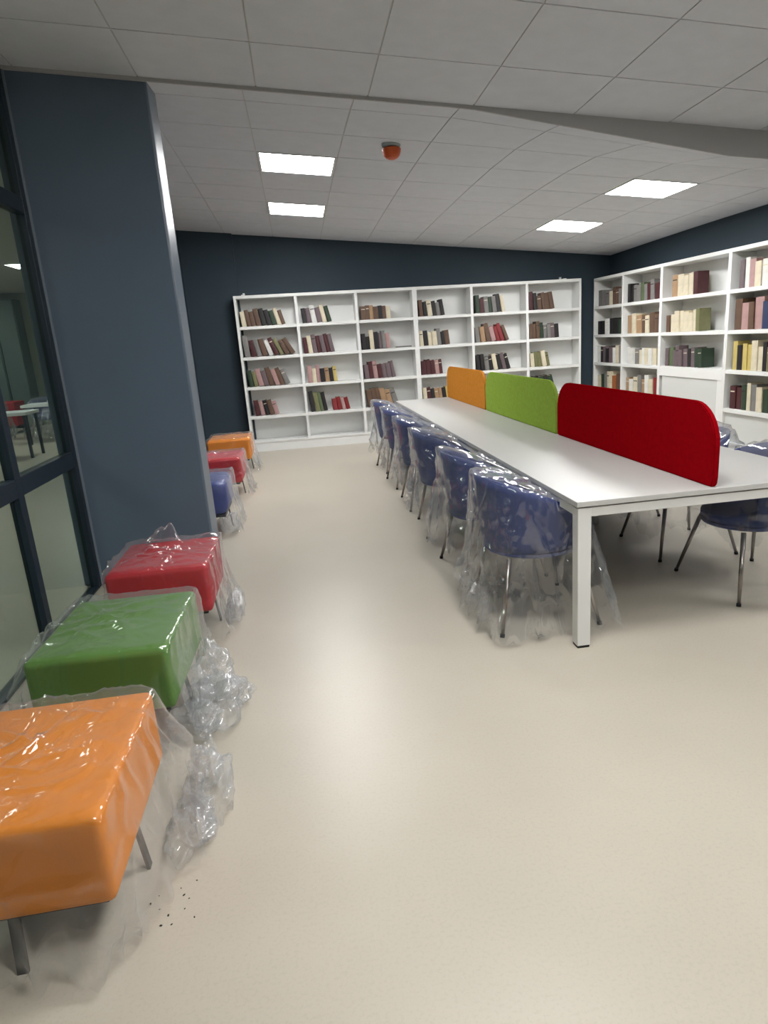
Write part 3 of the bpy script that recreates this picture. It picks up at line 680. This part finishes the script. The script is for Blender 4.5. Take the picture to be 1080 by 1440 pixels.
for (t, seed, hem, floor, amp, sub, lobes, sc, blobs) in pend:
    wrap('plastic_wrap', chair_guide(floor=floor), t, seed, M['plastic_chair'], center=(.02, 0, .45), sub=sub, amp=amp, sc=sc, under=(TX0-t.location.x) if t.location.x < 1.9 else -(TX1-t.location.x), hem=hem, hemnoise=.10 if hem > .05 else 0, lobes=lobes, blobs=blobs)
# ------------------------------------------------------------ detector
zc = zfar(.905, 5.82)
t = empty('smoke_detector', (.905, 5.82, zc)); tag(t, 'round smoke detector with an orange dust cap on the ceiling', 'smoke detector')
def lathe(name, prof, m, parent, n=32):
    bm = bmesh.new(); rings = [[bm.verts.new((r*math.cos(2*math.pi*k/n), r*math.sin(2*math.pi*k/n), z)) for k in range(n)] for r, z in prof]
    for a, b in zip(rings, rings[1:]):
        for k in range(n): bm.faces.new((a[k], a[(k+1) % n], b[(k+1) % n], b[k]))
    bm.faces.new(rings[0][::-1]); bm.faces.new(rings[-1]); bmesh.ops.recalc_face_normals(bm, faces=bm.faces[:]); return obj(name, bm, m, parent, smooth=False)
lathe('base', [(.075, .004), (.075, -.012), (.062, -.022)], M['det_w'], t)
lathe('neck', [(.050, -.020), (.050, -.034)], M['dark'], t)
lathe('dust_cap', [(.070, -.030), (.076, -.036), (.074, -.056), (.064, -.082), (.046, -.100), (.022, -.110)], M['det_o'], t)
# ------------------------------------------------------------ crumbs
for k, (x, y) in enumerate([(-.457, 1.756), (-.487, 1.706), (-.579, 1.695), (-.549, 1.668), (-.477, 1.654), (-.445, 1.617), (-.534, 1.608), (-.505, 1.606), (-.50, 1.735), (-.56, 1.72), (-.47, 1.69), (-.52, 1.64)]):
    bm = bmesh.new(); bmesh.ops.create_icosphere(bm, subdivisions=1, radius=1)
    s = rnd.uniform(.0018, .0034)
    for v in bm.verts: v.co = Vector((v.co.x*s*1.5, v.co.y*s, v.co.z*s*.6))*(1+.3*noise.noise(v.co*3+Vector((k, 0, 0))))
    o = obj('crumb', bm, M['rubber'], loc=(x, y, s*.5)); o.rotation_euler = (0, 0, k)
    tag(o, 'tiny dark crumb on the floor beside the orange ottoman', 'crumb', 'dark crumbs on the floor beside the orange ottoman')
# ------------------------------------------------------------ furniture in the hall behind the glass
for (x, y, s, lab) in ((-4.85, 14.0, 1, 'white topped table in the hall, farther one behind the glass'), (-4.75, 12.1, .8, 'white topped table in the hall, nearer one behind the glass')):
    t = empty('hall_table', (x, y, 0)); tag(t, lab, 'table')
    box('tabletop', -.34, .34, -.3, .3, .70, .75, M['table'], t, bev=.005)
    for sx in (-1, 1):
        for sy in (-1, 1): box('leg', sx*.29-.02, sx*.29+.02, sy*.25-.02, sy*.25+.02, 0, .70, M['dark'], t)
for (x, y, lab) in ((-5.15, 14.9, 'wrapped blue chair in the hall, right of the pair'), (-6.35, 15.1, 'wrapped blue chair in the hall, left of the pair')):
    t = dup(proto); 
    for c in list(t.children):
        if c.name.startswith('plastic_wrap'): c.scale = (1, 1, 1)
    t.location = (x, y, 0); t.rotation_euler = (0, 0, -math.pi/2); tag(t, lab, 'chair', 'chairs in the hall behind the glass')
t = ottoman_proto(M['o_red'], (.34, .3), z1=.70); t.location = (-6.55, 16.4, 0); tag(t, 'red seat in the hall behind the glass, at the left picture edge', 'ottoman')
# ------------------------------------------------------------ tidy
bpy.context.view_layer.update()
